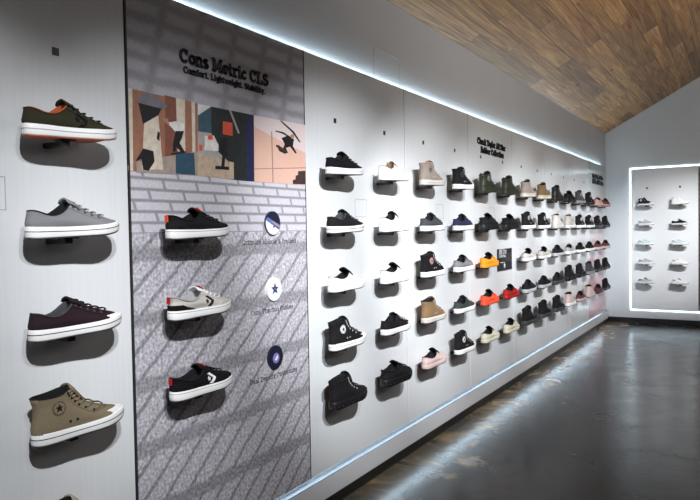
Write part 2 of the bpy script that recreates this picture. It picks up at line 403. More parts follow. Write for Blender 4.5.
# ------------------------------------------------------------------ stroke lettering (slab serif)
def arc(cx, cy, rx, ry, a0, a1, n=10):
    return [(cx+rx*math.cos(math.radians(a0+(a1-a0)*i/n)), cy+ry*math.sin(math.radians(a0+(a1-a0)*i/n))) for i in range(n+1)]
def sf(x0, x1, y): return [(x0, y), (x1, y)]
G = {
 'C': (.66, [arc(.34, .35, .27, .33, 45, 315), [(.54, .47), (.54, .68)]]),
 'o': (.50, [arc(.25, .25, .19, .22, 0, 360, 14)]),
 'n': (.56, [[(.12, 0), (.12, .48)], arc(.28, .32, .15, .16, 180, 0)+[(.43, 0)], sf(.02, .23, .02), sf(.34, .54, .02), sf(.02, .12, .46)]),
 's': (.42, [arc(.21, .36, .13, .115, 30, 270, 8)+arc(.21, .13, .15, .115, 90, -150, 8)]),
 'M': (.84, [[(.14, 0), (.14, .70), (.42, .14), (.70, .70), (.70, 0)], sf(.02, .27, .02), sf(.58, .83, .02), sf(.02, .14, .68), sf(.70, .83, .68)]),
 'e': (.49, [arc(.25, .25, .19, .22, 0, 310, 12), sf(.07, .43, .27)]),
 't': (.37, [[(.16, .66), (.16, .12)]+arc(.25, .12, .09, .10, 180, 290, 5), sf(.03, .33, .46)]),
 'r': (.44, [[(.13, 0), (.13, .48)], arc(.30, .30, .16, .17, 170, 50, 5), sf(.02, .27, .02), sf(.02, .13, .46)]),
 'i': (.27, [[(.14, 0), (.14, .48)], sf(.02, .26, .02), sf(.03, .14, .46), [(.09, .66), (.18, .66)]]),
 'c': (.46, [arc(.26, .25, .19, .22, 45, 315)]),
 'L': (.58, [[(.16, 0), (.16, .70)], sf(.03, .53, .02), [(.53, 0), (.53, .2)], sf(.03, .29, .68)]),
 'S': (.54, [arc(.27, .51, .18, .16, 25, 270, 8)+arc(.27, .19, .20, .16, 90, -155, 8)]),
 'm': (.82, [[(.12, 0), (.12, .48)], arc(.26, .33, .14, .14, 180, 0)+[(.40, 0)], arc(.54, .33, .14, .14, 180, 0)+[(.68, 0)], sf(.02, .22, .02), sf(.32, .49, .02), sf(.60, .79, .02)]),
 'f': (.36, [[(.14, 0), (.14, .55)]+arc(.25, .55, .11, .14, 180, 50, 5), sf(.02, .31, .46), sf(.03, .26, .02)]),
 '.': (.22, [[(.07, .03), (.15, .03)]]),
 'g': (.50, [arc(.24, .26, .17, .19, 0, 360, 12), [(.43, .47), (.43, -.08)]+arc(.25, -.08, .18, .12, 0, -150, 6)]),
 'h': (.56, [[(.12, 0), (.12, .70)], arc(.28, .32, .15, .16, 180, 0)+[(.43, 0)], sf(.02, .23, .02), sf(.34, .54, .02), sf(.02, .12, .68)]),
 'w': (.72, [[(.08, .48), (.22, .02), (.36, .44), (.50, .02), (.64, .48)], sf(0, .17, .46), sf(.55, .72, .46)]),
 'a': (.49, [arc(.22, .15, .15, .14, 0, 360, 10), [(.38, 0), (.38, .34)]+arc(.23, .34, .15, .13, 0, 150, 5), sf(.38, .47, .02)]),
 'b': (.52, [[(.12, 0), (.12, .70)], arc(.28, .25, .17, .21, 0, 360, 12), sf(.02, .12, .68)]),
 'd': (.54, [[(.42, 0), (.42, .70)], arc(.25, .25, .17, .21, 0, 360, 12), sf(.32, .42, .68), sf(.42, .52, .02)]),
 'p': (.52, [[(.12, -.2), (.12, .48)], arc(.28, .25, .17, .21, 0, 360, 12), sf(.02, .23, -.2)]),
 'l': (.27, [[(.14, 0), (.14, .70)], sf(.02, .26, .02), sf(.03, .14, .68)]),
 'y': (.52, [[(.08, .48), (.26, .02)], [(.44, .48), (.2, -.16), (.08, -.16)], sf(.0, .17, .46), sf(.35, .52, .46)]),
 'T': (.60, [[(.30, 0), (.30, .68)], sf(.04, .56, .67), [(.05, .68), (.05, .5)], [(.55, .68), (.55, .5)], sf(.19, .41, .02)]),
 'A': (.68, [[(.10, 0), (.34, .70), (.58, 0)], sf(.2, .48, .22), sf(.0, .2, .02), sf(.48, .68, .02)]),
 'R': (.64, [[(.15, 0), (.15, .70)], [(.15, .68), (.32, .68)]+arc(.33, .52, .16, .16, 90, -90, 8)+[(.15, .36)], [(.34, .36), (.54, 0)], sf(.03, .27, .02), sf(.5, .62, .02)]),
 'u': (.56, [[(.12, .48), (.12, .18)]+arc(.27, .18, .15, .16, 180, 360, 8)+[(.42, .48)], [(.42, .2), (.42, 0)], sf(.02, .12, .46), sf(.32, .42, .46), sf(.42, .52, .02)]),
 'k': (.54, [[(.12, 0), (.12, .70)], [(.44, .48), (.14, .22)], [(.24, .30), (.46, 0)], sf(.02, .22, .02), sf(.36, .54, .02), sf(.02, .12, .68)]),
 'O': (.70, [arc(.35, .35, .28, .33, 0, 360, 16)]),
 'D': (.66, [[(.15, .02), (.15, .68), (.3, .68)]+arc(.3, .35, .27, .33, 90, -90, 10)+[(.15, .02)], sf(.03, .15, .02), sf(.03, .15, .68)]),
 '&': (.62, [[(.56, 0), (.18, .48)]+arc(.28, .56, .12, .12, 200, -20, 6)+[(.14, .26)]+arc(.26, .15, .16, .14, 140, 330, 8)+[(.54, .32)]]),
 'F': (.56, [[(.15, 0), (.15, .70)], sf(.03, .52, .68), sf(.15, .40, .36), sf(.03, .28, .02)]),
 ' ': (.26, []),
}
def text_mb(txt, width, xh=None, weight=.11, depth=.006, squash=1.0):
    """lettering in the wall plane: starts at the origin, reads along +Y, faces +X"""
    total = sum(G[c][0]+.04 for c in txt)
    s = width/total; mb = MB(); x = 0
    for c in txt:
        for pl in G[c][1]:
            for (a, b_), (c_, d) in zip(pl[:-1], pl[1:]):
                p = Vector((a+x, b_)); q = Vector((c_+x, d)); t = (q-p)
                if t.length < 1e-6: continue
                t.normalize(); n = Vector((-t.y, t.x))*weight/2; e = t*weight*0.22
                qs = [p-e-n, q+e-n, q+e+n, p-e+n]
                mb.loops([[(0.0, v.x*s, v.y*s*squash) for v in qs], [(depth, v.x*s, v.y*s*squash) for v in qs]])
        x += G[c][0]+.04
    return mb
def lettering(name, txt, y, z, width, parent, m=None, weight=.11, depth=.008, X=0.0, squash=1.0, label=None):
    """one mesh for each word"""
    total = sum(G[c][0]+.04 for c in txt); k = width/total; x = 0
    for wd in txt.split(' '):
        ww = sum(G[c][0]+.04 for c in wd)
        o = text_mb(wd, ww*k, weight=weight, depth=depth, squash=squash).build(name, m or M_LETTER, parent)
        o.location = Vector((X, y+x*k, z))-(parent.location if parent else Vector())
        if label: o['label'] = label
        x += ww+G[' '][0]+.04
def wall_text(lines, label, y, z, **k):
    t = empty('wall_lettering', (0, y, z), label, 'lettering')
    for txt, yy, zz, wd in lines: lettering('word', txt, yy, zz, wd, t, **k)

# ------------------------------------------------------------------ display panels
PITCH_Y = 0.52
def child_at(mb, name, mats, parent, **k):
    o = mb.build(name, mats, parent, **k)
    o.location = -parent.location
    return o
def socket(y, z, parent, X=0.0, s=0.011):
    mb = MB().box(X-0.004, X+0.0022, y-s, y+s, z-s*1.05, z+s*1.05)
    mb.box(X+0.0022, X+0.003, y-s*.55, y+s*.55, z-s*.6, z+s*.6)
    return child_at(mb, 'bracket_socket', M_BLACK, parent, bevel=0.002)
def cover_plate(y, z, parent, h=0.047, w=0.062):
    mb = MB()
    t = 0.0018
    for a in ((y-w, y+w, z+h-t, z+h), (y-w, y+w, z-h, z-h+t), (y-w, y-w+t, z-h, z+h), (y+w-t, y+w, z-h, z+h)):
        mb.box(-0.001, 0.0012, *a)
    return child_at(mb, 'cover_plate_joint', M_LINE, parent)
GAP = 0.004
HZ = 1.938
order = ['first', 'second', 'third', 'fourth', 'fifth', 'sixth', 'seventh']
def panel(y0, y1, label, m=M_PANEL, sockets=(), plate=None, group='white display wall panels'):
    p = empty('display_panel', (0, (y0+y1)/2, ZB), label, 'wall panel', group)
    child_at(MB().box(-0.026, 0, y0+GAP, y1-GAP, ZB, ZT), 'board', m, p, bevel=0.0015)
    child_at(MB().box(WX, -0.026, y0+0.10, y1-0.10, ZB+0.15, ZT-0.15), 'mounting_frame', M_SEAM, p)
    child_at(MB().box(-0.024, -0.003, y1-GAP, y1-.0002 if y1 < -1 else y1+GAP*.6, ZB, ZT), 'dark_gap_strip', M_SEAM, p)  # dark strip added so the lit wall does not show through the gap
    for s in sockets: socket(s, HZ, p)
    if plate: cover_plate(plate, 1.506, p)
    return p
YL = -1.297
pA = panel(YL-1.04, YL, 'white laminate display panel left of the grey poster, nearest the camera', sockets=(-1.558,), plate=-1.79)
panels = []
for i in range(6):
    y0 = -0.262+1.04*i
    c0 = 2*i*PITCH_Y
    pn = panel(y0, y0+1.04, 'white laminate display panel, %s to the right of the grey poster' % order[i], sockets=(c0, c0+PITCH_Y), plate=(c0+0.245))
    panels.append(pn)
pP = panel(5.978, 7.02, 'pink tinted display panel at the far end of the long wall', m=M_PINK, sockets=(), plate=None)
wall_text([('Chuck Taylor All Star', 2.005, 2.035, .665), ('Rubber Collection', 2.075, 1.972, .545)], 'two lines of raised black lettering above the green rubber boots', 2.3, 1.97, weight=.13, depth=.008)
wall_text([('Chuck Taylor All Star', 6.22, 2.030, .70), ('Rubber Collection', 6.22, 1.955, .70)], 'two lines of raised black lettering at the far end of the long wall', 6.5, 1.95, weight=.15, depth=.010)

# access hatch outline on the upper wall
y0, y1, z0, z1 = 0.50, 0.82, 2.245, 2.43
mb = MB()
for a in ((y0, y1, z1-.003, z1), (y0, y0+.003, z0, z1), (y1-.003, y1, z0, z1)): mb.box(WX-0.001, WX+0.0015, *a)
tag(mb.build('access_hatch', M_LINE), 'faint outlined square access hatch on the wall above the light strip', 'hatch')

# ------------------------------------------------------------------ poster panel
poster = empty('poster_panel', (0, -0.78, ZB), 'tall grey printed poster panel of a shadowed wall with skateboard photos', 'poster')
PY0, PY1 = YL, -0.262
child_at(MB().box(-0.026, 0.0, PY0+0.006, PY1-0.006, ZB, ZT), 'printed_board', M_POSTER, poster)
child_at(MB().box(-0.028, 0.0015, PY0, PY0+0.007, ZB, ZT), 'edge_trim', M_SEAM, poster)
child_at(MB().box(-0.028, 0.0008, PY1-0.006, PY1, ZB, ZT), 'edge_trim', M_SEAM, poster)
wall_text([('Cons Metric CLS', -1.052, 2.016, .52)], 'large raised black title lettering at the top of the grey poster', -.8, 2.0, weight=.15, depth=.006)
wall_text([('Comfort. Lightweight. Stability.', -1.034, 1.978, .48)], 'small raised black line of lettering below the poster title', -.8, 1.97, weight=.15, depth=.004)

def flat(name, parent, X, shapes, mats, base):
    """a printed picture: polygons stacked a fraction of a millimetre apart"""
    mb = MB()
    for k, (mi, poly) in enumerate([base]+shapes):
        pts = [Vector((0, a, b_)) for a, b_ in poly]
        x1 = X+0.0012+0.00006*k
        mb.loops([[(X-0.001, p.y, p.z) for p in pts], [(x1, p.y, p.z) for p in pts]], mi=mi)
    return child_at(mb, name, mats, parent)
def pm(name, c, var=.35, sc_=40): return mat(name, c, 0.42, 0, sc_, 0.35, var)
pmats = [pm('photo brown wall', (.30, .14, .09)), pm('photo cream', (.62, .55, .45)), pm('photo black', (.012, .012, .015)), pm('photo umbrella grey', (.16, .16, .19)),
         pm('photo blue box', (.03, .075, .12)), pm('photo pavement', (.34, .28, .24)), pm('photo white shirt', (.7, .68, .68)), pm('photo skin', (.36, .2, .13)), pm('photo dark red wall', (.20, .075, .05))]
flat('skate_photo', poster, 0, [
    (1, [(-1.2907, 1.8753), (-1.2724, 1.8767), (-1.2769, 1.5996), (-1.2974, 1.6)]),
    (8, [(-1.1261, 1.879), (-1.0741, 1.8778), (-1.0716, 1.6679), (-1.1331, 1.6625)]),
    (1, [(-1.0741, 1.8778), (-1.0297, 1.877), (-1.0331, 1.6892), (-1.071, 1.6857)]),
    (0, [(-1.0297, 1.877), (-0.9641, 1.8742), (-0.9697, 1.6564), (-1.0343, 1.6512)]),
    (1, [(-0.9965, 1.8762), (-0.9783, 1.8751), (-0.9816, 1.6859), (-0.9972, 1.6845)]),
    (5, [(-1.2619, 1.6328), (-0.9685, 1.6953), (-0.9715, 1.6031), (-1.2632, 1.5959)]),
    (1, [(-1.2247, 1.7662), (-1.1601, 1.8031), (-1.1436, 1.6135), (-1.2394, 1.6068)]),
    (3, [(-1.2577, 1.8353), (-1.2188, 1.8739), (-1.1849, 1.8749), (-1.1144, 1.8423), (-1.1341, 1.8278)]),
    (2, [(-1.2484, 1.8331), (-1.1442, 1.8282), (-1.1601, 1.8031), (-1.2295, 1.7637)]),
    (2, [(-1.2666, 1.6324), (-1.2322, 1.6798), (-1.1866, 1.6748), (-1.1828, 1.6392), (-1.2108, 1.6041), (-1.2346, 1.6071), (-1.2405, 1.6438)]),
    (2, [(-1.1644, 1.7473), (-1.1546, 1.7409), (-1.1581, 1.7119), (-1.1703, 1.7201)]),
    (4, [(-1.082, 1.6768), (-0.9886, 1.6873), (-0.9857, 1.6043), (-1.0844, 1.603)]),
    (6, [(-1.1229, 1.7813), (-1.0768, 1.7931), (-1.0352, 1.7906), (-1.0417, 1.76), (-1.0795, 1.7536), (-1.1025, 1.7703)]),
    (7, [(-1.1351, 1.7969), (-1.1146, 1.7978), (-1.1125, 1.7845), (-1.1305, 1.7822)]),
    (7, [(-1.1603, 1.7973), (-1.1352, 1.7931), (-1.1074, 1.7794), (-1.1128, 1.7729)]),
    (2, [(-1.0793, 1.7575), (-1.0389, 1.7623), (-1.0507, 1.7332), (-1.062, 1.7161), (-1.0386, 1.6887), (-1.0524, 1.6815), (-1.0811, 1.7024), (-1.079, 1.6849), (-1.095, 1.6795), (-1.0941, 1.7089)]),
    (2, [(-1.1057, 1.6746), (-1.0331, 1.6892), (-1.0319, 1.6833), (-1.1032, 1.669)]),
    ], pmats, (0, [(-1.2884, 1.8757), (-0.9641, 1.8742), (-0.9715, 1.6031), (-1.2975, 1.5982)]))
pmats2 = [pm('photo street', (.36, .33, .31)), pm('photo teal roof', (.045, .09, .12)), pm('photo dark trees', (.02, .026, .026), .6, 60), pm('photo navy strip', (.02, .022, .07)),
          pm('photo red sign', (.62, .09, .05)), pm('photo white van', (.66, .64, .62)), pm('photo black', (.012, .012, .015)), pm('photo sand', (.45, .35, .26)), pm('photo sky', (.62, .64, .66))]
flat('skate_photo', poster, 0, [
    (8, [(-0.9626, 1.8744), (-0.8832, 1.8752), (-0.9437, 1.8374), (-0.9641, 1.8304)]),
    (1, [(-0.9626, 1.8306), (-0.8908, 1.874), (-0.8926, 1.7714), (-0.9646, 1.7692)]),
    (7, [(-0.9673, 1.6872), (-0.7964, 1.6704), (-0.7987, 1.5999), (-0.97, 1.6032)]),
    (2, [(-0.8908, 1.874), (-0.6817, 1.8765), (-0.6907, 1.5983), (-0.7923, 1.5992), (-0.7996, 1.6701), (-0.8643, 1.7072), (-0.8926, 1.7714)]),
    (3, [(-0.6817, 1.8765), (-0.6346, 1.8764), (-0.6401, 1.5988), (-0.6907, 1.5983)]),
    (5, [(-0.9287, 1.7569), (-0.8807, 1.7644), (-0.8543, 1.7293), (-0.8551, 1.7059), (-0.9334, 1.7027)]),
    (4, [(-0.9139, 1.7607), (-0.8868, 1.7637), (-0.8843, 1.7472), (-0.9114, 1.7443)]),
    (4, [(-0.9619, 1.7204), (-0.9446, 1.7202), (-0.9453, 1.6975), (-0.9611, 1.7001)]),
    (4, [(-0.8263, 1.8262), (-0.7703, 1.827), (-0.7704, 1.7748), (-0.8279, 1.7747)]),
    (0, [(-0.7897, 1.8763), (-0.7768, 1.876), (-0.7269, 1.7908), (-0.737, 1.7874)]),
    (6, [(-0.8472, 1.7576), (-0.8062, 1.7622), (-0.8021, 1.6915), (-0.8181, 1.6879), (-0.8226, 1.6489), (-0.8415, 1.6475), (-0.8339, 1.6887), (-0.8488, 1.7086)]),
    (6, [(-0.8754, 1.6471), (-0.7907, 1.6491), (-0.7911, 1.6361), (-0.8758, 1.6344)]),
    (7, [(-0.7964, 1.6704), (-0.7673, 1.6683), (-0.7695, 1.6005), (-0.7955, 1.6001)]),
    ], pmats2, (0, [(-0.9626, 1.8744), (-0.6346, 1.8764), (-0.6401, 1.5988), (-0.9715, 1.6031)]))
pmats3 = [pm('photo peach wall', (.66, .42, .34), .18, 3), pm('photo pale wall', (.68, .58, .58), .1, 3), pm('photo black', (.012, .012, .015)), pm('photo grey line', (.30, .2, .18)), pm('photo stairs', (.05, .03, .03)), pm('photo skin', (.36, .2, .13))]
flat('skate_photo', poster, 0, [
    (1, [(-0.6346, 1.8764), (-0.2594, 1.8833), (-0.2636, 1.7538), (-0.4345, 1.7839), (-0.6361, 1.8309)]),
    (3, [(-0.519, 1.8221), (-0.5114, 1.823), (-0.509, 1.6013), (-0.5166, 1.6009)]),
    (3, [(-0.6383, 1.6535), (-0.2658, 1.6853), (-0.2659, 1.6815), (-0.6384, 1.6501)]),
    (2, [(-0.4553, 1.8775), (-0.4434, 1.8791), (-0.3509, 1.8421), (-0.3013, 1.8004), (-0.31, 1.797), (-0.3636, 1.8356)]),
    (2, [(-0.4459, 1.802), (-0.3929, 1.82), (-0.352, 1.8074), (-0.3614, 1.7744), (-0.3329, 1.7475), (-0.3415, 1.7417), (-0.3823, 1.7699), (-0.4152, 1.7617), (-0.3996, 1.7413), (-0.4241, 1.7343), (-0.4636, 1.7426), (-0.4824, 1.767), (-0.4667, 1.7686), (-0.4354, 1.7573), (-0.4227, 1.7779)]),
    (2, [(-0.4881, 1.8305), (-0.433, 1.8299), (-0.3889, 1.818), (-0.3973, 1.8122), (-0.4373, 1.8222), (-0.4882, 1.8257)]),
    (5, [(-0.3805, 1.8239), (-0.3555, 1.8292), (-0.3475, 1.8153), (-0.3728, 1.8076)]),
    (4, [(-0.4862, 1.769), (-0.4035, 1.7458), (-0.4119, 1.7378), (-0.4865, 1.7595)]),
    (4, [(-0.325, 1.6635), (-0.2663, 1.67), (-0.2684, 1.6053), (-0.3669, 1.6027), (-0.3663, 1.6213), (-0.3453, 1.625), (-0.3447, 1.6423), (-0.3255, 1.646)]),
    ], pmats3, (0, [(-0.6346, 1.8764), (-0.2594, 1.8833), (-0.2663, 1.6016), (-0.6401, 1.5988)]))

# round feature badges and their captions
def disc_pts(y, z, r, n=36): return [(y+r*math.cos(2*PI*i/n), z+r*math.sin(2*PI*i/n)) for i in range(n)]
def star(y, z, r, rr=.42, rot=90): return [(y+(r if i % 2 == 0 else r*rr)*math.cos(math.radians(rot+36*i)), z+(r if i % 2 == 0 else r*rr)*math.sin(math.radians(rot+36*i))) for i in range(10)]
def prism(mb, pts, x0, x1, mi=0): return mb.loops([[(x0, a, b_) for a, b_ in pts], [(x1, a, b_) for a, b_ in pts]], mi=mi)
M_NAVY = mat('badge navy', (.012, .014, .035), .4); M_BW = mat('badge white', (.72, .73, .76), .4); M_BBLUE = mat('badge blue', (.10, .16, .42), .4); M_BPUR = mat('badge purple', (.20, .19, .45), .4)
M_BROWN = mat('badge clay', (.4, .24, .2), .4)
for k, (z, cap, cy0, cw, cz) in enumerate(((1.424, 'Ortholite Midsole & Footbed', -0.725, .375, 1.335), (1.137, 'Cons Traction Rubber', -0.680, .30, 1.038), (0.838, 'Dual Density Cushioning', -0.695, .335, 0.748))):
    Y0 = -0.527; r = 0.052
    mb = MB(); prism(mb, disc_pts(Y0, z, r), 0, 0.008)
    bd = child_at(mb, 'badge', (M_NAVY, M_BW, M_NAVY)[k], poster)
    bd['label'] = ('round badge with dark top and white base', 'round white badge with a star', 'round dark badge with a pale purple mark')[k]
    mb = MB()
    if k == 0:
        low = [(Y0+r*.97*math.cos(a), z+r*.97*math.sin(a)) for a in [math.radians(165+i*160/18) for i in range(19)]]
        prism(mb, low, 0.007, 0.0088, 0)
        prism(mb, [(Y0-.048, z+.014), (Y0+.043, z-.024), (Y0+.047, z-.008), (Y0-.040, z+.026)], 0.007, 0.0092, 1)
        prism(mb, [(Y0-.010, z+.004), (Y0+.045, z-.020), (Y0+.046, z-.012), (Y0-.006, z+.010)], 0.007, 0.0095, 2)
        prism(mb, disc_pts(Y0+.004, z-.016, .006, 12), 0.007, 0.0097, 1)
        ms = [M_BW, M_BBLUE, M_BROWN]
    elif k == 1:
        prism(mb, star(Y0+.004, z, .026), 0.007, 0.0092, 0)
        prism(mb, disc_pts(Y0+.004, z, .007, 12), 0.007, 0.0096, 1)
        ms = [M_NAVY, M_BBLUE]
    else:
        prism(mb, disc_pts(Y0+.002, z-.004, .023, 20), 0.007, 0.0090, 0)
        prism(mb, [(Y0-.010, z-.008), (Y0+.002, z+.002), (Y0+.012, z+.010), (Y0+.016, z-.004), (Y0+.002, z-.016)], 0.007, 0.0094, 1)
        ms = [M_BPUR, M_BW]
    o = mb.build('badge_mark', ms, bd)
    lettering('caption', cap, cy0, cz, cw, poster, m=mat('caption ink', (.07, .07, .08), .5), weight=.085, depth=.0012)

# black placard between the orange shoe and the white shoe
pl = empty('placard', (0.0, 2.62, 1.03), 'square black placard with small white print beside the orange sneaker', 'sign')
child_at(MB().box(0.0035, 0.0095, 2.43, 2.80, 1.035, 1.215), 'board', M_BLACK, pl, bevel=0.001)
lettering('print', 'All Star', 2.46, 1.175, 0.20, pl, m=M_BW, weight=.15, depth=.001, X=0.0095)
lettering('print', 'Collection', 2.46, 1.145, 0.17, pl, m=M_BW, weight=.12, depth=.001, X=0.0095)
mb = MB(); prism(mb, star(2.60, 1.075, .028), 0.0094, 0.0105); prism(mb, [(2.50, 1.10), (2.60, 1.098), (2.60, 1.103), (2.50, 1.105)], .0094, .0105)
child_at(mb, 'star_mark', M_BW, pl)

# ------------------------------------------------------------------ end wall display
EX0, EX1, EY = 0.300, 1.150, YC-0.035
pE = empty('display_panel', ((EX0+EX1)/2, YC, ZB), 'white display panel on the end wall outlined by a glowing strip', 'wall panel')
child_at(MB().box(EX0, EX1, EY, EY+0.022, 0.205, 2.19), 'board', panel_material(), pE, bevel=0.0015)
child_at(MB().box(EX0+.1, EX1-.1, EY+0.022, YC, 0.35, 2.05), 'mounting_frame', M_SEAM, pE)
for x in (0.510, 0.928):
    mb = MB().box(x-.012, x+.012, EY-.002, EY+.004, 1.918-.013, 1.918+.013)
    child_at(mb, 'bracket_socket', M_BLACK, pE)
bp_ = empty('brick_panel', (1.7, YC, ZB), 'dark brown brick panel at the right edge beside the white end panel', 'wall panel')
child_at(MB().box(EX1+.015, 2.6, EY, EY+0.03, 0.205, 2.19), 'brickwork', brick_material(), bp_)
M_LED2 = emis('cool white end strip', (0.70, 0.90, 1.0), 6)
for nm, bx in (('left edge', (EX0-.020, EX0-.006, YC-.010, YC, 0.200, 2.20)), ('top edge', (EX0-.020, 2.62, YC-.010, YC, 2.200, 2.212)), ('bottom edge', (EX0-.020, 2.62, YC-.010, YC, 0.184, 0.196))):
    tag(MB().box(*bx).build('light_strip', M_LED2), 'cool white light strip along the %s of the end wall display' % nm, 'light')

# ------------------------------------------------------------------ shoes
def lerp_tab(tab, t):
    for a, b_ in zip(tab[:-1], tab[1:]):
        if t <= b_[0]:
            u = (t-a[0])/(b_[0]-a[0]); return [a[i]+(b_[i]-a[i])*u for i in range(1, len(a))]
    return list(tab[-1][1:])
def smooth(x): x = max(0, min(1, x)); return x*x*(3-2*x)
KINDS = {
 'low': dict(front=[(0, .296, .022), (.14, .297, .034), (.24, .290, .044), (.36, .270, .054), (.5, .238, .066), (.65, .205, .080), (.8, .173, .098), (1, .140, .118)],
             heel=[(0, .004, .022), (.4, .002, .050), (.75, .007, .074), (1, .011, .092)],
             width=[(0, .047), (.25, .0455), (.5, .039), (.8, .0325), (1, .031)], dip=.030, sole=(.035, .031, .035), tongue=((.172, .100), (.144, .121), (.124, .132)), flare=.0),
 'slip': dict(front=[(0, .296, .020), (.14, .297, .030), (.24, .290, .038), (.36, .272, .046), (.5, .246, .056), (.65, .214, .067), (.8, .186, .080), (1, .160, .092)],
             heel=[(0, .004, .020), (.4, .002, .046), (.75, .007, .066), (1, .006, .080)],
             width=[(0, .046), (.25, .0445), (.5, .039), (.8, .033), (1, .0315)], dip=.020, sole=(.028, .026, .030), tongue=((.190, .078), (.160, .100), (.128, .118)), flare=.0),
 'high': dict(front=[(0, .296, .022), (.08, .297, .034), (.15, .290, .044), (.24, .264, .055), (.34, .226, .068), (.44, .192, .085), (.55, .162, .103), (.7, .140, .127), (.85, .126, .145), (1, .120, .158)],
             heel=[(0, .004, .022), (.25, .002, .050), (.5, .012, .088), (.75, .013, .120), (1, .006, .150)],
             width=[(0, .047), (.2, .0445), (.45, .0365), (.7, .0315), (1, .032)], dip=.006, sole=(.036, .031, .036), tongue=((.146, .134), (.132, .154), (.120, .169)), flare=.0),
 'boot': dict(front=[(0, .292, .030), (.08, .294, .044), (.15, .288, .056), (.24, .262, .068), (.34, .226, .080), (.44, .196, .096), (.55, .172, .114), (.7, .152, .138), (.85, .142, .160), (1, .136, .182)],
             heel=[(0, .003, .030), (.25, .000, .058), (.5, .007, .094), (.75, .008, .128), (1, .000, .162)],
             width=[(0, .048), (.2, .0455), (.45, .038), (.7, .033), (1, .033)], dip=.004, sole=(.038, .033, .038), tongue=((.160, .150), (.146, .176), (.132, .198)), flare=.003),
 'skate': dict(front=[(0, .294, .028), (.14, .296, .042), (.24, .289, .052), (.36, .266, .063), (.5, .234, .076), (.65, .204, .090), (.8, .178, .105), (1, .155, .120)],
             heel=[(0, .003, .028), (.4, .001, .056), (.75, .006, .084), (1, .002, .108)],
             width=[(0, .048), (.25, .047), (.5, .043), (.8, .039), (1, .039)], dip=.032, sole=(.036, .031, .031), tongue=((.180, .106), (.152, .128), (.124, .142)), flare=.002),
 'runner': dict(front=[(0, .292, .028), (.14, .296, .044), (.24, .290, .058), (.36, .268, .072), (.5, .236, .086), (.65, .206, .100), (.8, .180, .114), (1, .152, .128)],
             heel=[(0, .003, .028), (.4, -.002, .060), (.75, .004, .092), (1, .000, .118)],
             width=[(0, .050), (.25, .048), (.5, .042), (.8, .035), (1, .034)], dip=.026, sole=(.042, .036, .036), tongue=((.178, .118), (.150, .142), (.118, .158)), flare=.004),
}
def squash_z(k, f):
    g = lambda z: .024+(z-.024)*f if z > .024 else z
    k['front'] = [(a, y, g(z)) for a, y, z in k['front']]; k['heel'] = [(a, y, g(z)) for a, y, z in k['heel']]
    k['tongue'] = tuple((y, g(z)) for y, z in k['tongue']); k['dip'] *= f
for nm_, f_ in (('low', .80), ('slip', .90), ('high', .87), ('boot', .76), ('skate', .72), ('runner', .74)): squash_z(KINDS[nm_], f_)
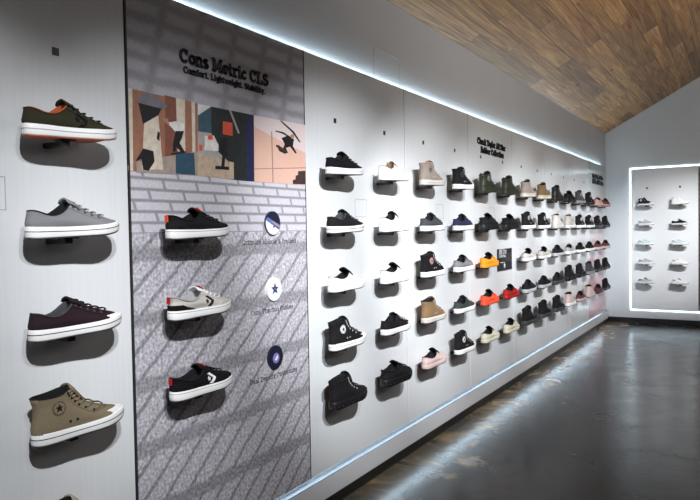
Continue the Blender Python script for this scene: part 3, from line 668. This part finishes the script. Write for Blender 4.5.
class Shoe:
    NT = 44
    def __init__(s, kind): s.k = KINDS[kind]; s.kind = kind; s.parts = {}; s.make()
    def S(s, th, t, off=0.0):
        k = s.k; yf, zf = lerp_tab(k['front'], t); yh, zh = lerp_tab(k['heel'], t); w, = lerp_tab(k['width'], t)
        u = (1-math.cos(th))/2; sn = math.sin(th)
        ex = .78 if t < .5 else .82
        fore = 0.80+0.28*smooth((u-.25)/.55)-0.10*math.sin(PI*min(1, max(0, (u-.2)/.5)))
        mixf = smooth(t*1.6); fore = fore*(1-mixf)+1.0*mixf
        x = w*math.copysign(abs(sn)**ex, sn)*fore
        x += .006*math.sin(PI*u)*(1-t)*(-1)+(-.004*smooth((u-.6)/.4))   # slight banana curve
        y = yh+(yf-yh)*u
        z = zh*(1-u)+zf*u - k['dip']*t*t*(sn*sn)**1.6
        # flatter sidewalls: the side rises with t, not with the vamp height
        if off:
            e = 1e-3
            a = s.S(th+e, t)-s.S(th-e, t); b_ = s.S(th, min(1, t+e))-s.S(th, max(0, t-e))
            n = a.cross(b_)
            if n.length < 1e-12: n = Vector((0, 0, 1))
            n.normalize()
            c = Vector((0, .11, .04))
            if n.dot(Vector((x, y, z))-c) < 0: n = -n
            return Vector((x, y, z))+n*off
        return Vector((x, y, z))
    def ring(s, t, off=0.0): return [s.S(2*PI*i/s.NT, t, off) for i in range(s.NT)]
    def sole_ring(s, off, h, inset=0.0):
        """h 0..1 between ground and top of sole"""
        k = s.k; res = []
        for i in range(s.NT):
            p = s.S(2*PI*i/s.NT, 0); yy = max(0, min(1, p.y/.296))
            hs = k['sole']; top = hs[0]+(hs[1]-hs[0])*smooth(yy*2) if yy < .5 else hs[1]+(hs[2]-hs[1])*smooth(yy*2-1)
            spring = .013*max(0, (yy-.72)/.28)**2+.003*max(0, (.1-yy)/.1)**2
            c = Vector((0, .14, 0)); d = Vector((p.x, (p.y-.14)*.35, 0)); d.normalize()
            q_ = p+d*(off)
            res.append(Vector((q_.x, q_.y, spring+(top+spring*.5-spring)*h)))
        return res
    def make(s):
        kd = s.kind; P = s.parts
        ts = [i/22 for i in range(23)]
        mb = MB(); ls = [s.ring(t) for t in ts]
        ls.append(s.ring(1, .0025)); 
        inner = []
        for t in (1, .9, .8, .7, .6):
            r = []
            for i in range(s.NT):
                p = s.S(2*PI*i/s.NT, t); cy = (lerp_tab(s.k['front'], 1)[0]+lerp_tab(s.k['heel'], 1)[0])/2
                top = s.S(2*PI*i/s.NT, 1)
                dd = (1-t)/.4; r.append(Vector((top.x*(.86-.12*dd)-.003*dd, cy+(top.y-cy)*(.90-.06*dd), top.z-.055*dd*(.6 if kd in ('low', 'slip', 'skate', 'runner') else 1))))
            inner.append(r)
        up_l = ls
        mb.loops(up_l, cap0=True, cap1=False)
        P['upper'] = mb.mesh('upper', M_BLACK, True)
        s.bvh = BVHTree.FromPolygons(mb.v, mb.f)
        mb = MB(); mb.loops([s.ring(1, .0024), [p+Vector((0, 0, .0025)) for p in [a.lerp(b_, .5) for a, b_ in zip(s.ring(1), inner[0])]]]+inner, cap0=False, cap1=True)
        P['lining'] = mb.mesh('lining', M_BLACK, True)
        o = .0035 + s.k['flare']
        mb = MB(); mb.loops([s.sole_ring(-.004, .10), s.sole_ring(o-.001, .12), s.sole_ring(o, .2), s.sole_ring(o+s.k['flare']*.5, .5), s.sole_ring(o, .93), s.sole_ring(o-.0015, 1.0), s.sole_ring(-.004, 1.0)])
        if kd in ('runner', 'boot'):
            for th in range(0, 44, 2):   # lugs
                a = s.sole_ring(o-.001, .14)[th]; b_ = s.sole_ring(o-.001, .14)[(th+1) % 44]; c = s.sole_ring(o+.0025, .42)[(th+1) % 44]; d = s.sole_ring(o+.0025, .42)[th]
                ai = Vector((a.x*.85, a.y, a.z)); bi = Vector((b_.x*.85, b_.y, b_.z)); ci = Vector((c.x*.85, c.y, c.z)); di = Vector((d.x*.85, d.y, d.z))
                mb.add([a, b_, c, d, ai, bi, ci, di], [(0, 1, 2, 3), (7, 6, 5, 4), (0, 4, 5, 1), (1, 5, 6, 2), (2, 6, 7, 3), (3, 7, 4, 0)])
        P['sole'] = mb.mesh('sole', M_BLACK, True)
        mb = MB(); mb.loops([s.sole_ring(-.006, 0), s.sole_ring(o-.003, 0.0), s.sole_ring(o-.0015, .12), s.sole_ring(-.006, .13)])
        P['outsole'] = mb.mesh('outsole', M_BLACK, True)
        hh = .60 if kd in ('low', 'high', 'slip') else .80
        f = s.k['flare']*.5 if hh < .7 else 0
        mb = MB(); mb.loops([s.sole_ring(o-.001, hh-.035), s.sole_ring(o+f+.0009, hh-.03), s.sole_ring(o+f+.0009, hh+.03), s.sole_ring(o-.001, hh+.035)], cap0=False, cap1=False)
        P['sole_stripe'] = mb.mesh('sole_stripe', M_BLACK, True)
        # toe cap
        def patch(th0, th1, t0, t1, off, nu=14, nv=8, taper=0.0):
            m_ = MB(); g = []; g2 = []
            for j in range(nv+1):
                t = t0+(t1-t0)*j/nv; hw = (th1-th0)/2*(1-taper*j/nv); c = (th0+th1)/2
                g.append([s.S(c-hw+2*hw*i/nu, t, off) for i in range(nu+1)]); g2.append([s.S(c-hw+2*hw*i/nu, t, -.001) for i in range(nu+1)])
            n = nu+1
            vs = [p for r in g for p in r]+[p for r in g2 for p in r]; K = n*(nv+1); fs = []
            for j in range(nv):
                for i in range(nu): fs.append((j*n+i, j*n+i+1, (j+1)*n+i+1, (j+1)*n+i)); fs.append((K+j*n+i, K+(j+1)*n+i, K+(j+1)*n+i+1, K+j*n+i+1))
            for i in range(nu):
                fs.append((i, K+i, K+i+1, i+1)); a = nv*n+i; fs.append((a, a+1, K+a+1, K+a))
            for j in range(nv):
                fs.append((j*n, (j+1)*n, K+(j+1)*n, K+j*n)); a = j*n+nu; fs.append((a, K+a, K+a+n, a+n))
            m_.add(vs, fs); return m_
        s.patch = patch
        tc_ = .30 if kd in ('low', 'slip') else .22
        P['toe_cap'] = patch(PI-.92, PI+.92, .02, tc_, .0018).mesh('toe_cap', M_BLACK, True)
        P['mudguard'] = patch(PI-1.35, PI+1.35, .02, .30 if kd != 'boot' else .2, .0014, nu=20, taper=.25).mesh('mudguard', M_BLACK, True)
        P['heel_tab'] = patch(-.50, .50, .06 if kd not in ('high', 'boot') else .02, 1.0, .0016).mesh('heel_tab', M_BLACK, True)
        mb = patch(-1.25, 1.25, .05, .55, .0014, nu=20, taper=.35)
        P['heel_counter'] = mb.mesh('heel_counter', M_BLACK, True)
        # eyestay: both sides of the lace row
        e1 = 1.14 if kd in ('high', 'boot') else .90
        lo = .42 if kd not in ('high', 'boot') else .30
        mb = MB()
        for sg in (-1, 1):
            a0, a1 = (PI-e1, PI-.45) if sg < 0 else (PI+.45, PI+e1)
            p_ = patch(a0, a1, lo, .995, .0016, nu=4, nv=12); mb.add(p_.v, p_.f)
        P['eyestay'] = mb.mesh('eyestay', M_BLACK, True)
        # laces
        n = 7 if kd in ('high', 'boot') else 5
        la, ea = (.90, .98) if kd in ('high', 'boot') else (.66, .74)
        mb = MB(); ey = MB()
        for i in range(n):
            t = lo+.05+(1-.08-lo)*i/(n-.6)
            for sg in (-1, 1):
                pts = []
                for j in range(7):
                    u = j/6; th = PI+sg*la*(2*u-1); pts.append(s.S(th, min(.995, t+.035*(1 if sg > 0 else .2)*u), .0028+.0025*math.sin(PI*u)+(.0012 if sg > 0 else 0)))
                mb.tube(pts, .0028, 6, flat=.6)
                c = s.S(PI+sg*ea, t, .0016); nn = (s.S(PI+sg*ea, t, .01)-c).normalized(); a = nn.cross(Vector((0, 0, 1))).normalized(); b_ = nn.cross(a)
                rr = .0042
                ey.loops([[c+(a*math.cos(k*PI/5)+b_*math.sin(k*PI/5))*rr for k in range(10)], [c+nn*.0018+(a*math.cos(k*PI/5)+b_*math.sin(k*PI/5))*rr*.85 for k in range(10)]])
        if kd == 'high':
            for yy in (.098, .120):
                pts = disc_pts(yy, .052, .0036, 10); x = s.bvh.ray_cast(Vector((.3, yy, .052)), Vector((-1, 0, 0)))[0].x
                ey.loops([[(x-.003, a, b_) for a, b_ in pts], [(x+.0018, a, b_) for a, b_ in pts]])
        P['laces'] = mb.mesh('laces', M_BLACK, True); P['eyelets'] = ey.mesh('eyelets', M_BLACK)
        s.eyes = []
        for k in range(len(ey.v)//20):
            m_ = MB(); m_.loops([ey.v[k*20:k*20+10], ey.v[k*20+10:k*20+20]]); s.eyes.append(m_.mesh('eyelet', M_BLACK))
        # tongue
        tg = s.k['tongue']; mb = MB(); ls = []
        base = (tg[0][0]+.012, tg[0][1]-.014)
        pr = [base]+list(tg)
        for j in range(len(pr)):
            y, z = pr[j]; wv = (.016, .021, .024, .024)[j]
            d = Vector((0, pr[min(j+1, 3)][0]-pr[max(j-1, 0)][0], pr[min(j+1, 3)][1]-pr[max(j-1, 0)][1])).normalized()
            nrm = Vector((0, d.z, -d.y))
            lp = []
            for i in range(9):
                u = -1+2*i/8; lp.append(Vector((u*wv, y, z))-nrm*(.010*u*u)+nrm*.001)
            for i in range(9):
                u = 1-2*i/8; lp.append(Vector((u*wv, y, z))-nrm*(.010*u*u)-nrm*.005)
            ls.append(lp)
        tip = [p.lerp(sum(ls[-1], Vector())/18, .25)+Vector((0, -.003, .004)) for p in ls[-1]]
        mb.loops(ls+[tip]); P['tongue'] = mb.mesh('tongue', M_BLACK, True)
        mb = MB(); yy, zz = tg[1]; mb.loops([[(a, yy-.004+dy, zz+.003+dz+.0015) for a in (-.014, .014)]+[(a, yy-.004+dy, zz+.003+dz-.004) for a in (.014, -.014)] for dy, dz in ((.006, -.004), (-.012, .007))])
        P['tongue_label'] = mb.mesh('tongue_label', M_BLACK)
        # ankle patch / side mark
        z0, y0 = {'high': (.098, .066), 'boot': (.102, .070)}.get(kd, (.051, .162))
        def decal(pts, off=.0012, mb_=None, base=-.002):
            m_ = mb_ or MB(); out = []; inn = []
            for y, z in pts:
                h = s.bvh.ray_cast(Vector((.3, y, z)), Vector((-1, 0, 0)))
                x = h[0].x if h[0] else .03
                out.append((x+off, y, z)); inn.append((x+base, y, z))
            return m_.loops([inn, out])
        def sub(pts, n=4):
            r = []
            for a, b_ in zip(pts, pts[1:]+pts[:1]):
                for i in range(n): r.append((a[0]+(b_[0]-a[0])*i/n, a[1]+(b_[1]-a[1])*i/n))
            return r
        if kd in ('high', 'boot'):
            P['ankle_patch'] = decal(disc_pts(y0, z0, .0205, 24), .0022).mesh('ankle_patch', M_BLACK)
            mb = decal(star(y0, z0, .012), .0034)
            for k in range(24):
                a0 = k*PI/12; a1 = a0+.16
                decal([(y0+r_*math.cos(a), z0+r_*math.sin(a)) for r_, a in ((.0165, a0), (.0165, a1), (.0188, a1), (.0188, a0))], .0030, mb)
            P['star'] = mb.mesh('star', M_BLACK)
        else:
            k_ = .95
            ch = [(-.018, .022), (-.004, .024), (.020, .000), (.001, -.024), (-.013, -.022), (.006, .000)]
            P['side_chevron'] = decal(sub([(y0+a*k_, z0+b_*k_*.85+.003) for a, b_ in ch]), .0030).mesh('side_chevron', M_BLACK)
            P['star'] = decal(star(y0-.016, z0+.004, .0085), .0030).mesh('star', M_BLACK)
        # pull tab at heel
        c = s.S(0, 1); mb = MB(); mb.box(-.006, .006, c.y-.0075, c.y-.002, c.z-.022, c.z+(.010 if kd == 'boot' else .001))
        P['pull_tab'] = mb.mesh('pull_tab', M_BLACK)
SHOES = {k: Shoe(k) for k in KINDS}

COL = {
 'black': (.0065, .0065, .008), 'white': (.78, .78, .78), 'offwhite': (.62, .58, .52), 'cream': (.56, .54, .42), 'grey': (.20, .20, .215), 'dkgrey': (.045, .047, .052),
 'olive': (.028, .028, .016), 'navy': (.017, .022, .055), 'wine': (.017, .007, .011), 'tan': (.20, .135, .068), 'caramel': (.185, .118, .062), 'taupe': (.24, .205, .18), 'orange': (.80, .27, .015),
 'redorange': (.72, .075, .03), 'red': (.36, .012, .012), 'green': (.020, .025, .013), 'dkgreen': (.035, .05, .045), 'pink': (.50, .28, .25), 'blush': (.55, .42, .40), 'brown': (.12, .06, .035),
 'rust': (.40, .09, .03), 'bone': (.50, .47, .44), 'silver': (.40, .41, .43), 'paleblue': (.50, .62, .66), 'plum': (.12, .035, .04), 'khaki': (.19, .155, .10), 'lightgrey': (.34, .34, .35),
 'zebra': (.42, .36, .29),
}
def cm(c, kind='f'):
    n = {'f': 'canvas ', 's': 'suede ', 'l': 'leather ', 'r': 'rubber '}[kind]+c
    return {'f': fabric, 's': suede, 'l': leather, 'r': rubber}[kind](n, COL[c])
NAMES = {'low': 'low_top_sneaker', 'slip': 'low_top_sneaker', 'high': 'high_top_sneaker', 'boot': 'high_top_sneaker', 'skate': 'skate_shoe', 'runner': 'chunky_sneaker'}
def shoe(kind, loc, rotz, tilt, scale, label, group, cols, parts, texture='f'):
    """cols: part name -> (colour, material kind)"""
    r = empty(NAMES[kind], loc, label, 'shoe', group)
    r.rotation_euler = (tilt, 0, rotz); r.scale = (scale,)*3
    sh = SHOES[kind]; made = {}
    for p in parts:
        me = sh.parts[p]
        if p == 'eyelets' and loc[1] < 1.6:
            for e_ in sh.eyes:
                o = bpy.data.objects.new('eyelet', e_); o.parent = made['upper']; C.objects.link(o)
                o.material_slots[0].link = 'OBJECT'; o.material_slots[0].material = cm(*cols['eyelets'])
            continue
        o = bpy.data.objects.new(p, me)
        par = r
        if p in ('eyelets', 'eyestay', 'star') and p != 'star': par = made.get('upper', r)
        if p == 'star': par = made.get('ankle_patch') or made.get('side_chevron') or r
        if p == 'tongue_label': par = made.get('tongue', r)
        if p == 'sole_stripe': par = made.get('sole', r)
        o.parent = par
        C.objects.link(o)
        c = cols.get(p, cols.get('upper'))
        o.material_slots[0].link = 'OBJECT'; o.material_slots[0].material = cm(*c)
        made[p] = o
    return r
M_BR = M_BLACK
def bracket_mesh():
    mb = MB()
    mb.box(-.092, .000, .118, .144, -.018, -.004)       # arm coming out of the wall
    mb.box(-.014, .014, .106, .156, -.004, -.0005)      # tray under the sole
    return mb.mesh('bracket', M_BR)
BRM = bracket_mesh()
def tray_mesh():
    mb = MB(); pts = [(-.1, .0), (-.1, .26), (.0, .30), (.045, .24), (.05, .02), (.02, .0)]
    mb.loops([[(x, y, -.007) for x, y in pts], [(x, y, -.001) for x, y in pts]]); return mb.mesh('tray', M_CLEAR)
TRM = tray_mesh()
ARM = MB().box(-.115, .010, .135, .160, -.030, -.007).mesh('arm', M_BR)

ROWZ = [1.649, 1.371, 1.092, 0.814, 0.536]
ROWN = ['top', 'second', 'third', 'fourth', 'bottom']
COLN = ['first', 'second', 'third', 'fourth', 'fifth', 'sixth', 'seventh', 'eighth', 'ninth', 'tenth', 'eleventh', 'twelfth', 'thirteenth', 'fourteenth']
BASE = ['upper', 'lining', 'outsole', 'sole', 'sole_stripe', 'tongue', 'laces']
def spec(kind, up, sole='white', lin='black', lace=None, st='black', tex='f', extra=None, patch=None, out=None, toe=None, more=()):
    c = {'upper': (up, tex), 'lining': (lin, 'f'), 'sole': (sole, 'r'), 'outsole': (out or ('black' if sole == 'black' else 'brown' if 0 else 'dkgrey'), 'r'), 'tongue': (up, tex), 'laces': (lace or up, 'f'), 'sole_stripe': (st, 'r'),
         'heel_tab': (up, tex), 'eyestay': (up, tex), 'eyelets': ('silver' if kind in ('high', 'boot') else 'dkgrey', 'r'), 'mudguard': (up, tex), 'toe_cap': (toe or sole, 'r'), 'heel_counter': (up, tex)}
    parts = list(BASE)
    if kind == 'low': parts += ['eyestay', 'eyelets', 'toe_cap' if toe else 'mudguard']
    if kind == 'slip': parts += ['eyestay', 'heel_tab']
    if kind == 'high': parts += ['eyestay', 'eyelets', 'toe_cap', 'heel_tab']
    if kind == 'boot': parts += ['eyestay', 'eyelets', 'mudguard', 'heel_tab', 'pull_tab']
    if kind in ('skate', 'runner'): parts += ['eyestay', 'mudguard', 'heel_counter', 'pull_tab']
    if patch:
        parts += ['ankle_patch', 'star']; c['ankle_patch'] = (patch, 'r'); c['star'] = ('navy' if patch in ('white', 'cream', 'bone') else 'black', 'r')
    for k, v in (extra or {}).items():
        c[k] = v
        if k not in parts: parts.append(k)
    parts = [p for p in parts if p in SHOES[kind].parts]
    parts.sort(key=lambda p: 1 if p == 'star' else 0)
    return kind, c, parts
D = {}   # (column, row): (description, spec)
D['A', 0] = ('olive suede low sneaker with orange lining and dark star chevron', spec('low', 'olive', lin='rust', tex='s', st='lightgrey', out='rust', extra={'side_chevron': ('black', 's'), 'star': ('black', 's')}))
D['A', 1] = ('grey mottled low sneaker with black lining and grey striped white sole', spec('low', 'grey', tex='s', st='dkgrey', lace='lightgrey'))
D['A', 2] = ('dark wine low sneaker with black laces and striped white sole', spec('low', 'wine', lin='dkgrey', st='black', toe='white'))
D['A', 3] = ('khaki high-top sneaker with round star patch and black eyelets', spec('high', 'khaki', tex='s', st='dkgreen', patch='khaki', extra={'eyelets': ('black', 'r')}))
D['A', 4] = ('beige patterned high-top sneaker peeking in at the bottom edge', spec('high', 'zebra', st='black', patch='white', tex='s'))
D['P', 1] = ('black skate shoe with red heel tab and thick white sole', spec('skate', 'black', st='lightgrey', extra={'pull_tab': ('redorange', 'f'), 'tongue_label': ('redorange', 'f')}))
D['P', 2] = ('off-white skate shoe with black chevron, black heel and red tabs', spec('skate', 'bone', lin='lightgrey', st='lightgrey', tex='s', lace='white', extra={'side_chevron': ('black', 'l'), 'star': ('black', 'l'), 'heel_counter': ('black', 's'), 'pull_tab': ('red', 'f'), 'tongue': ('white', 'f'), 'tongue_label': ('red', 'f')}))
D['P', 3] = ('black skate shoe with white star and chevron, red heel tab', spec('skate', 'black', st='lightgrey', tex='s', extra={'side_chevron': ('white', 'l'), 'star': ('white', 'l'), 'pull_tab': ('red', 'f'), 'tongue_label': ('red', 'f')}))
bl = lambda **k: spec('low', 'black', **k)
D[0, 0] = ('black suede low sneaker with white sole', spec('low', 'black', tex='s', st='lightgrey', lace='dkgrey'))
D[0, 1] = ('black low sneaker with pale laces', spec('low', 'black', st='black', lace='grey', lin='dkgrey'))
D[0, 2] = ('plain white low sneaker with black lining', spec('slip', 'white', st='white', tex='l', extra={'tongue': ('black', 'f')}))
D[0, 3] = ('black high-top sneaker with white round patch', spec('high', 'black', st='lightgrey', patch='white', lace='dkgrey'))
D[0, 4] = ('all-black chunky high-top sneaker', spec('boot', 'black', sole='black', lace='black'))
D[1, 0] = ('white low sneaker with tan lining', spec('low', 'white', lin='caramel', st='white', tex='l'))
D[1, 1] = ('white low sneaker with black tongue', spec('low', 'white', st='white', tex='l', extra={'tongue': ('black', 'f')}))
D[1, 2] = ('plain white slip-on with black lining', spec('slip', 'white', st='white', tex='l', extra={'tongue': ('black', 'f')}))
D[1, 3] = ('black low sneaker with white toe and laces', spec('low', 'black', st='white', lace='lightgrey', toe='white'))
D[1, 4] = ('all-black low chunky sneaker', spec('runner', 'black', sole='black'))
D[2, 0] = ('taupe grey high-top sneaker', spec('high', 'taupe', tex='s', st='lightgrey', lin='pink', patch='taupe', sole='bone'))
D[2, 1] = ('dark grey low sneaker', spec('low', 'dkgrey', tex='s', st='lightgrey', toe='white'))
D[2, 2] = ('black-brown high-top sneaker with tan round patch', spec('high', 'black', tex='s', st='lightgrey', patch='pink'))
D[2, 3] = ('tan suede high-top sneaker', spec('high', 'caramel', tex='s', st='lightgrey', sole='bone', lace='tan'))
D[2, 4] = ('pale blush low sneaker with black tongue', spec('slip', 'blush', st='blush', sole='blush', extra={'tongue': ('black', 'f')}))
D[3, 0] = ('black high-top sneaker with white sole', spec('high', 'black', st='lightgrey', patch='dkgrey'))
D[3, 1] = ('navy blue low sneaker', spec('low', 'navy', st='lightgrey', toe='white'))
D[3, 2] = ('light grey low sneaker with black lining', spec('low', 'grey', st='lightgrey', toe='white', extra={'tongue': ('black', 'f')}))
D[3, 3] = ('dark green-grey low sneaker', spec('low', 'dkgreen', st='white', lace='lightgrey'))
D[3, 4] = ('black high-top sneaker with white patch', spec('high', 'black', st='white', patch='white', lace='dkgrey'))
D[4, 0] = ('olive green rubber high-top boot', spec('boot', 'green', sole='green', patch='taupe', tex='l'))
D[4, 1] = ('all-black low chunky sneaker', spec('runner', 'black', sole='black'))
D[4, 2] = ('bright orange low sneaker', spec('slip', 'orange', sole='orange', st='orange', tex='f', extra={'tongue': ('black', 'f')}))
D[4, 3] = ('bright red-orange low sneaker', spec('slip', 'redorange', sole='redorange', st='redorange', extra={'tongue': ('black', 'f')}))
D[4, 4] = ('cream low sneaker with black lining', spec('slip', 'cream', sole='cream', st='cream', extra={'tongue': ('black', 'f')}))
D[5, 0] = ('dark green rubber high-top boot', spec('boot', 'green', sole='green', tex='l'))
D[5, 1] = ('all-black low chunky sneaker', spec('runner', 'black', sole='black'))
D[5, 3] = ('deep red low sneaker', spec('slip', 'red', sole='red', st='red', extra={'tongue': ('black', 'f')}))
D[5, 4] = ('cream low sneaker with black lining', spec('slip', 'cream', sole='cream', st='cream', extra={'tongue': ('black', 'f')}))
D[6, 0] = ('grey high-top sneaker', spec('boot', 'taupe', sole='bone', tex='s'))
D[6, 1] = ('black high-top sneaker with pale patch', spec('high', 'black', patch='bone', st='lightgrey'))
D[6, 2] = ('white low sneaker with black tongue', spec('slip', 'bone', sole='white', st='white', extra={'tongue': ('black', 'f')}))
D[6, 3] = ('black low sneaker with pale sole', spec('low', 'black', st='lightgrey', sole='silver'))
D[6, 4] = ('black high-top sneaker', spec('boot', 'black', sole='dkgrey'))
D[7, 0] = ('tan brown high-top sneaker', spec('boot', 'caramel', sole='cream', tex='s'))
D[7, 1] = ('black high-top sneaker with pale patch', spec('high', 'black', patch='cream', st='lightgrey'))
D[7, 2] = ('white low sneaker with black tongue', spec('slip', 'bone', sole='white', st='white', extra={'tongue': ('black', 'f')}))
D[7, 3] = ('black low sneaker', spec('low', 'black', st='lightgrey', sole='silver'))
D[7, 4] = ('black high-top sneaker', spec('boot', 'black', sole='dkgrey'))
D[8, 0] = ('black high-top boot', spec('boot', 'black', sole='black', tex='l'))
D[8, 1] = ('cream high-top sneaker', spec('high', 'bone', sole='bone', st='lightgrey'))
D[8, 2] = ('black low sneaker', spec('low', 'black', sole='silver', st='lightgrey'))
D[8, 3] = ('black low sneaker', spec('low', 'black', sole='dkgrey', st='black'))
D[8, 4] = ('dark brown high-top sneaker', spec('boot', 'black', sole='dkgrey', extra={'tongue': ('brown', 's')}))
D[9, 0] = ('black chunky sneaker', spec('runner', 'black', sole='black'))
D[9, 1] = ('light grey high-top sneaker', spec('high', 'bone', sole='white', st='lightgrey'))
D[9, 2] = ('pale grey low sneaker', spec('low', 'lightgrey', sole='white', st='white'))
D[9, 3] = ('black high-top sneaker', spec('boot', 'black', sole='black'))
D[9, 4] = ('pale pink high-top sneaker', spec('high', 'blush', sole='white', st='blush'))
D[10, 0] = ('grey high-top sneaker', spec('high', 'dkgrey', sole='grey', st='grey', patch='lightgrey'))
D[10, 1] = ('black high-top sneaker with white patch', spec('high', 'black', patch='white', st='lightgrey'))
D[10, 2] = ('black and white low sneaker', spec('low', 'black', sole='white', st='white', toe='white', lace='white'))
D[10, 3] = ('black high-top sneaker', spec('high', 'black', sole='black', st='black'))
D[10, 4] = ('dusty plum low sneaker', spec('low', 'plum', sole='blush', st='blush'))
D[11, 0] = ('black high-top sneaker with grey patch', spec('high', 'black', sole='black', patch='lightgrey'))
D[11, 1] = ('black high-top sneaker with white patch', spec('high', 'black', patch='white', st='lightgrey'))
D[11, 2] = ('black low sneaker', spec('low', 'black', sole='white', st='white'))
D[11, 3] = ('dark grey high-top sneaker', spec('high', 'dkgrey', sole='grey', st='grey'))
D[11, 4] = ('pale pink high-top sneaker', spec('high', 'blush', sole='blush', st='blush'))
D[12, 0] = ('salmon pink low sneaker', spec('skate', 'pink', sole='pink', st='pink'))
D[12, 1] = ('black high-top sneaker', spec('high', 'black', sole='dkgrey', st='black'))
D[12, 2] = ('plum low sneaker', spec('low', 'plum', sole='blush', st='blush'))
D[12, 3] = ('black high-top sneaker', spec('high', 'black', sole='dkgrey', st='black'))
D[12, 4] = ('dark low sneaker', spec('low', 'plum', sole='dkgrey', st='black'))
D[13, 0] = ('brown chunky sneaker', spec('skate', 'brown', sole='pink', st='pink'))
D[13, 1] = ('black high-top sneaker', spec('high', 'black', sole='dkgrey', st='black'))
D[13, 2] = ('dark plum low sneaker', spec('low', 'plum', sole='blush', st='blush'))
D[13, 3] = ('black high-top sneaker', spec('high', 'black', sole='dkgrey', st='black'))
D[13, 4] = ('black high-top sneaker', spec('high', 'black', sole='dkgrey', st='black'))
ZS = {('A', 4): 0.470}
def place_left(c, r):
    d, (kind, cols, parts) = D[c, r]
    if c == 'A': yh, where, grp, full = -1.728, 'nearest column left of the poster', 'sneakers on the nearest column', True
    elif c == 'P': yh, where, grp, full = -1.212, 'on the grey poster', 'skate shoes on the grey poster', True
    else:
        yh, where, grp, full = PITCH_Y*c-.212-.006*c, '%s column right of the poster' % COLN[c], 'sneakers on the long display wall', False
    z = ROWZ[r] if (c, r) not in ZS else ZS[c, r]
    if c == 'A' and r == 4: label = d
    elif c == 'A': label = d+(', %s of the nearest column' % ('top', 'second', 'third', 'bottom')[r] if len(d.split()) < 11 else '')
    elif c == 'P': label = d+', on the poster'
    else: label = '%s, %s row, %s' % (d, ROWN[r], where)
    a = math.radians(-0.5); tl = math.radians(2.3)
    if kind in ('runner',): pass
    if c == 'P': z -= .008
    if c == 'A': z += (.008, .003, -.003, -.017, 0)[r]
    loc = (.090, yh, z)
    s = shoe(kind, loc, a, tl, .985 if c == 'P' else 1.02, label, grp, cols, parts)
    b_ = bpy.data.objects.new('shoe_bracket', BRM); C.objects.link(b_)
    b_.location = loc; b_.rotation_euler = (tl, 0, a)
    if c == 'A': bl_ = 'black wall bracket under the %s shoe of the nearest column' % ('top', 'second', 'third', 'fourth', 'lowest')[r]
    elif c == 'P': bl_ = 'black wall bracket under the %s skate shoe on the poster' % ('', 'upper', 'middle', 'lower')[r]
    else: bl_ = 'black bracket under the shoe in %s row, %s' % (ROWN[r], where)
    tag(b_, bl_, 'bracket', 'black shoe brackets')
for key in list(D): place_left(*key)

# shoes on the end wall
ends = {
 (0, 0): ('small black high-top sneaker with white sole', spec('high', 'black', st='lightgrey', patch='white')),
 (1, 0): ('small white high-top sneaker', spec('high', 'white', st='white')),
 (0, 1): ('small pale grey low sneaker', spec('low', 'silver', st='white')),
 (1, 1): ('small black low sneaker', spec('slip', 'black', sole='white', st='black')),
 (0, 2): ('small pale blue low sneaker', spec('low', 'paleblue', sole='white', st='white')),
 (1, 2): ('small pale mint low sneaker', spec('low', 'paleblue', sole='white', st='paleblue', lace='white')),
 (0, 3): ('small lilac grey low sneaker', spec('low', 'silver', sole='white', st='white', lace='lightgrey')),
 (1, 3): ('small white low sneaker', spec('low', 'white', sole='white', st='lightgrey')),
 (0, 4): ('small grey and white low sneaker', spec('low', 'silver', sole='white', st='grey', extra={'tongue': ('dkgrey', 'f'), 'heel_tab': ('dkgrey', 'f')})),
 (1, 4): ('small white low sneaker with dark lining', spec('low', 'white', sole='white', st='grey', extra={'tongue': ('grey', 'f')})),
}
for (c, r), (d, (kind, cols, parts)) in ends.items():
    xs = (0.405, 0.830)[c]; z = (1.672, 1.395, 1.122, .852, .582)[r]
    loc = (xs, EY-.085, z); a = math.radians(-90-14); sc_ = .74
    shoe(kind, loc, a, math.radians(1), sc_, '%s, %s row, %s column on the end wall' % (d, ROWN[r], ('left', 'right')[c]), 'small sneakers on the end wall', cols, parts)
    b_ = empty('shoe_shelf', loc, 'clear shelf with black arm, %s row, %s column on the end wall' % (ROWN[r], ('left', 'right')[c]), 'shelf', 'clear shelves on the end wall')
    b_.rotation_euler = (math.radians(1), 0, a); b_.scale = (sc_,)*3
    for me in (TRM, ARM):
        o = bpy.data.objects.new(me.name.split('.')[0], me); o.parent = b_; C.objects.link(o)
